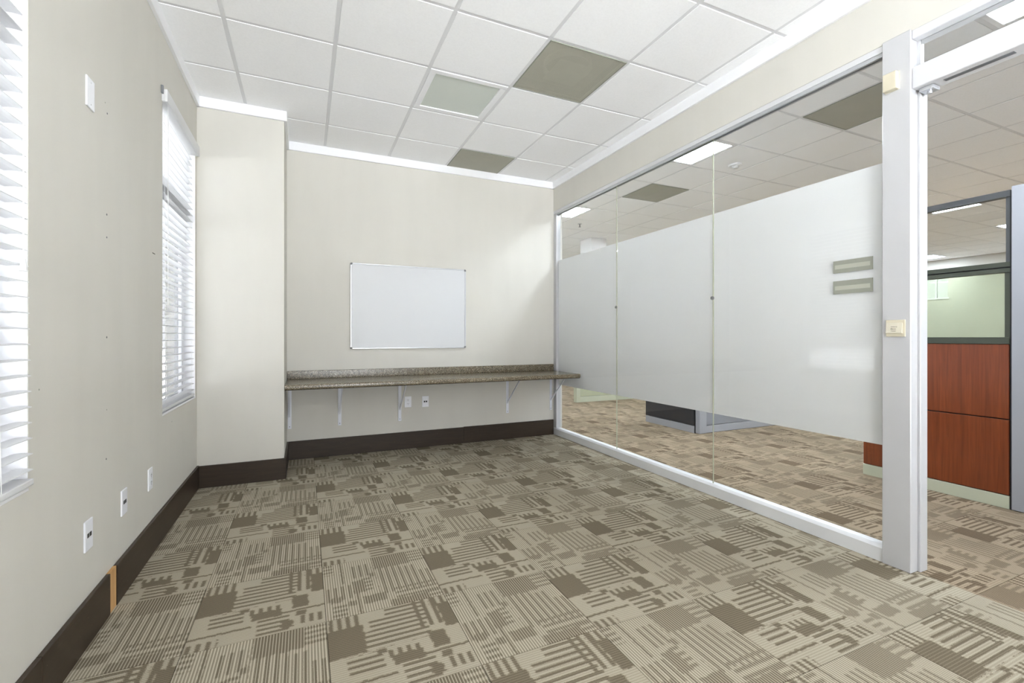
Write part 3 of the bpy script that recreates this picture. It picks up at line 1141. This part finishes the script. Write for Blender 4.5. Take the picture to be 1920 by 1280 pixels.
obj('closer_channel', MB().box(2.775, 2.800, .93, 1.17, 2.3925, 2.3955), 'alu_dark', d1)
pv = obj('pivot_bracket', MB().box(2.765, 2.830, 1.205, 1.262, 2.374, 2.394), 'alu', d1, .006, 2)
obj('pivot_pin', MB().cyl((2.797, 1.232, 2.362), 'z', .010, .013, 12), 'alu', pv)

sw = thing('key_switch', 'cream key switch with a key symbol on the white post', 'switch', (2.729, 1.340, 1.171))
PX = 2.729
obj('mount_plate', MB().box(PX - .008, PX - .0003, 1.298, 1.382, 1.171, 1.256), 'cream', sw, .003, 2)
rk = obj('rocker', MB().prism([(PX - .008, 1.188), (PX - .017, 1.190), (PX - .010, 1.240), (PX - .008, 1.241)], 'y', 1.309, 1.378), 'cream_pale', sw)
XF = PX - .0165
obj('key_symbol', MB().ring((PX - .0148, 1.353, 1.2095), 'x', .0042, .0026, .0015, 16), 'ink', rk)
obj('key_shaft', MB().box(PX - .0150, PX - .0135, 1.3345, 1.349, 1.2085, 1.2105), 'ink', rk)
random.seed(3)
for zz, ya, yb2, nn in ((1.2205, 1.330, 1.358, 8), (1.199, 1.334, 1.356, 6)):
    for i in range(nn):
        y = yb2 - (yb2 - ya) * (i + .5) / nn
        hgt = random.uniform(.0018, .0032)
        xx = PX - .017 + .007 * (zz - 1.19) / .05
        obj('print_mark', MB().box(xx - .0006, xx + .003, y - .0012, y + .0012, zz - hgt / 2, zz + hgt / 2), 'ink', rk)
cb = thing('sensor_box', 'small cream box high on the white post', 'sensor', (PX, 1.354, 2.418))
obj('housing', MB().box(PX - .030, PX - .0003, 1.326, 1.386, 2.418, 2.506), 'cream', cb, .004, 2)
obj('back_plate', MB().box(PX - .004, PX - .0002, 1.324, 1.388, 2.416, 2.508), 'cream_pale', cb)

# ------------------------------------------------------------------ office cubicles
c1 = thing('cubicle_panel', 'cherry wood cubicle panel with glass top beyond the doorway', 'cubicle', (4.40, 1.93, 0), 'office cubicles')
X0, X1, Y0, Y1 = 4.36, 4.44, 1.477, 2.384
obj('core', MB().box(X0 + .018, X1 - .018, Y0 + .004, Y1 - .004, .01, 1.12), 'frame_black', c1)
obj('base_trim', MB().box(X0, X1, Y0 + .006, Y1, 0, .088), 'sage', c1, .002, 1)
obj('wood_tile', MB().box(X0, X0 + .018, Y0 + .008, Y1 - .003, .094, .604), 'cherry', c1, .002, 1)
obj('wood_tile', MB().box(X0, X0 + .018, Y0 + .008, Y1 - .003, .612, 1.120), 'cherry', c1, .002, 1)
obj('ledge_rail', MB().box(X0 - .004, X1 + .004, Y0 + .004, Y1, 1.1205, 1.168), 'frame_dark', c1, .002, 1)
obj('lower_stile', MB().box(X0 + .02, X1 - .02, Y0 + .004, Y0 + .036, 1.168, 1.612), 'frame_dark', c1)
obj('lower_stile', MB().box(X0 + .02, X1 - .02, Y1 - .036, Y1, 1.168, 1.612), 'frame_dark', c1)
obj('lower_pane', MB().box(X0 + .036, X0 + .042, Y0 + .036, Y1 - .036, 1.168, 1.612), 'green_glass', c1)
obj('middle_rail', MB().box(X0 + .012, X1 - .012, Y0 + .004, Y1, 1.612, 1.640), 'frame_dark', c1)
obj('middle_gap', MB().box(X0 + .02, X1 - .02, Y0 + .004, Y1, 1.640, 1.650), 'frame_black', c1)
obj('middle_rail', MB().box(X0 + .012, X1 - .012, Y0 + .004, Y1, 1.650, 1.682), 'frame_dark', c1)
obj('upper_stile', MB().box(X0 + .02, X1 - .02, Y0 + .004, Y0 + .030, 1.682, 2.162), 'frame_grey', c1)
obj('upper_stile', MB().box(X0 + .02, X1 - .02, Y1 - .030, Y1, 1.682, 2.162), 'frame_grey', c1)
obj('top_rail', MB().box(X0 + .012, X1 - .012, Y0 + .004, Y1, 2.128, 2.170), 'frame_grey', c1)
obj('upper_pane', MB().box(X0 + .036, X0 + .042, Y0 + .030, Y1 - .030, 1.682, 2.128), 'grey_glass', c1)
obj('edge_gap', MB().box(X0 + .004, X1, Y0 - .004, Y0 + .004, 0, 2.166), 'frame_black', c1)

c2 = thing('cubicle_panel', 'tall light grey cubicle wall at the right edge of the doorway', 'cubicle', (4.40, .3, 0), 'office cubicles')
obj('face_sheet', MB().box(4.352, 4.372, -1.2, 1.470, .004, 2.186), 'panel_base', c2, .002, 1)
obj('core', MB().box(4.372, 4.45, -1.2, 1.472, 0, 2.180), 'panel_mid', c2)

c3 = thing('cubicle_panel', 'charcoal and grey cubicle corner seen under the frosted band', 'cubicle', (4.4, 4.2, 0), 'office cubicles')
obj('base_trim', MB().box(4.318, 4.40, 4.225, 5.10, 0, .085), 'panel_base', c3, .002, 1)
obj('dark_tile', MB().box(4.318, 4.40, 4.228, 5.10, .092, .62), 'panel_dark', c3, .002, 1)
obj('grey_tile', MB().box(4.318, 4.40, 4.228, 5.10, .628, 1.60), 'panel_mid', c3, .002, 1)
obj('corner_gap', MB().box(4.324, 4.42, 4.216, 4.228, 0, 1.60), 'frame_black', c3)
obj('corner_post', MB().box(4.330, 4.445, 4.150, 4.216, .004, 1.62), 'panel_base', c3, .003, 1)
obj('return_base_trim', MB().box(4.450, 6.4, 4.165, 4.24, .004, .09), 'panel_base', c3, .002, 1)
for k in range(2):
    obj('return_tile', MB().box(4.455 + .97 * k, 5.415 + .97 * k, 4.168, 4.24, .096, 1.60), 'panel_mid', c3, .002, 1)
obj('return_plinth', MB().box(4.35, 6.4, 4.172, 4.23, 0, .004), 'frame_black', c3)

c4 = thing('cubicle_panel', 'pale green cubicle panel far back behind the left glass pane', 'cubicle', (5.6, 7.1, 0), 'office cubicles')
obj('end_post', MB().box(4.42, 4.50, 7.05, 7.15, 0, 1.5), 'sage', c4, .003, 1)
obj('base_trim', MB().box(4.50, 7.4, 7.06, 7.14, 0, .10), 'sage', c4, .002, 1)
for k in range(3):
    obj('fabric_tile', MB().box(4.505 + .96 * k, 5.455 + .96 * k, 7.062, 7.138, .105, 1.5), 'panel_green', c4, .002, 1)

pl = thing('office_pillar', 'white square pillar rising above the far end of the frosted band', 'pillar', (5.0, 7.55, 0))
obj('shaft', MB().box(4.86, 5.2, 7.24, 7.62, .13, ZC - .005), 'white_trim', pl, .003, 1)
obj('pillar_base', MB().box(4.85, 5.21, 7.23, 7.63, 0, .13), 'board', pl, .002, 1)
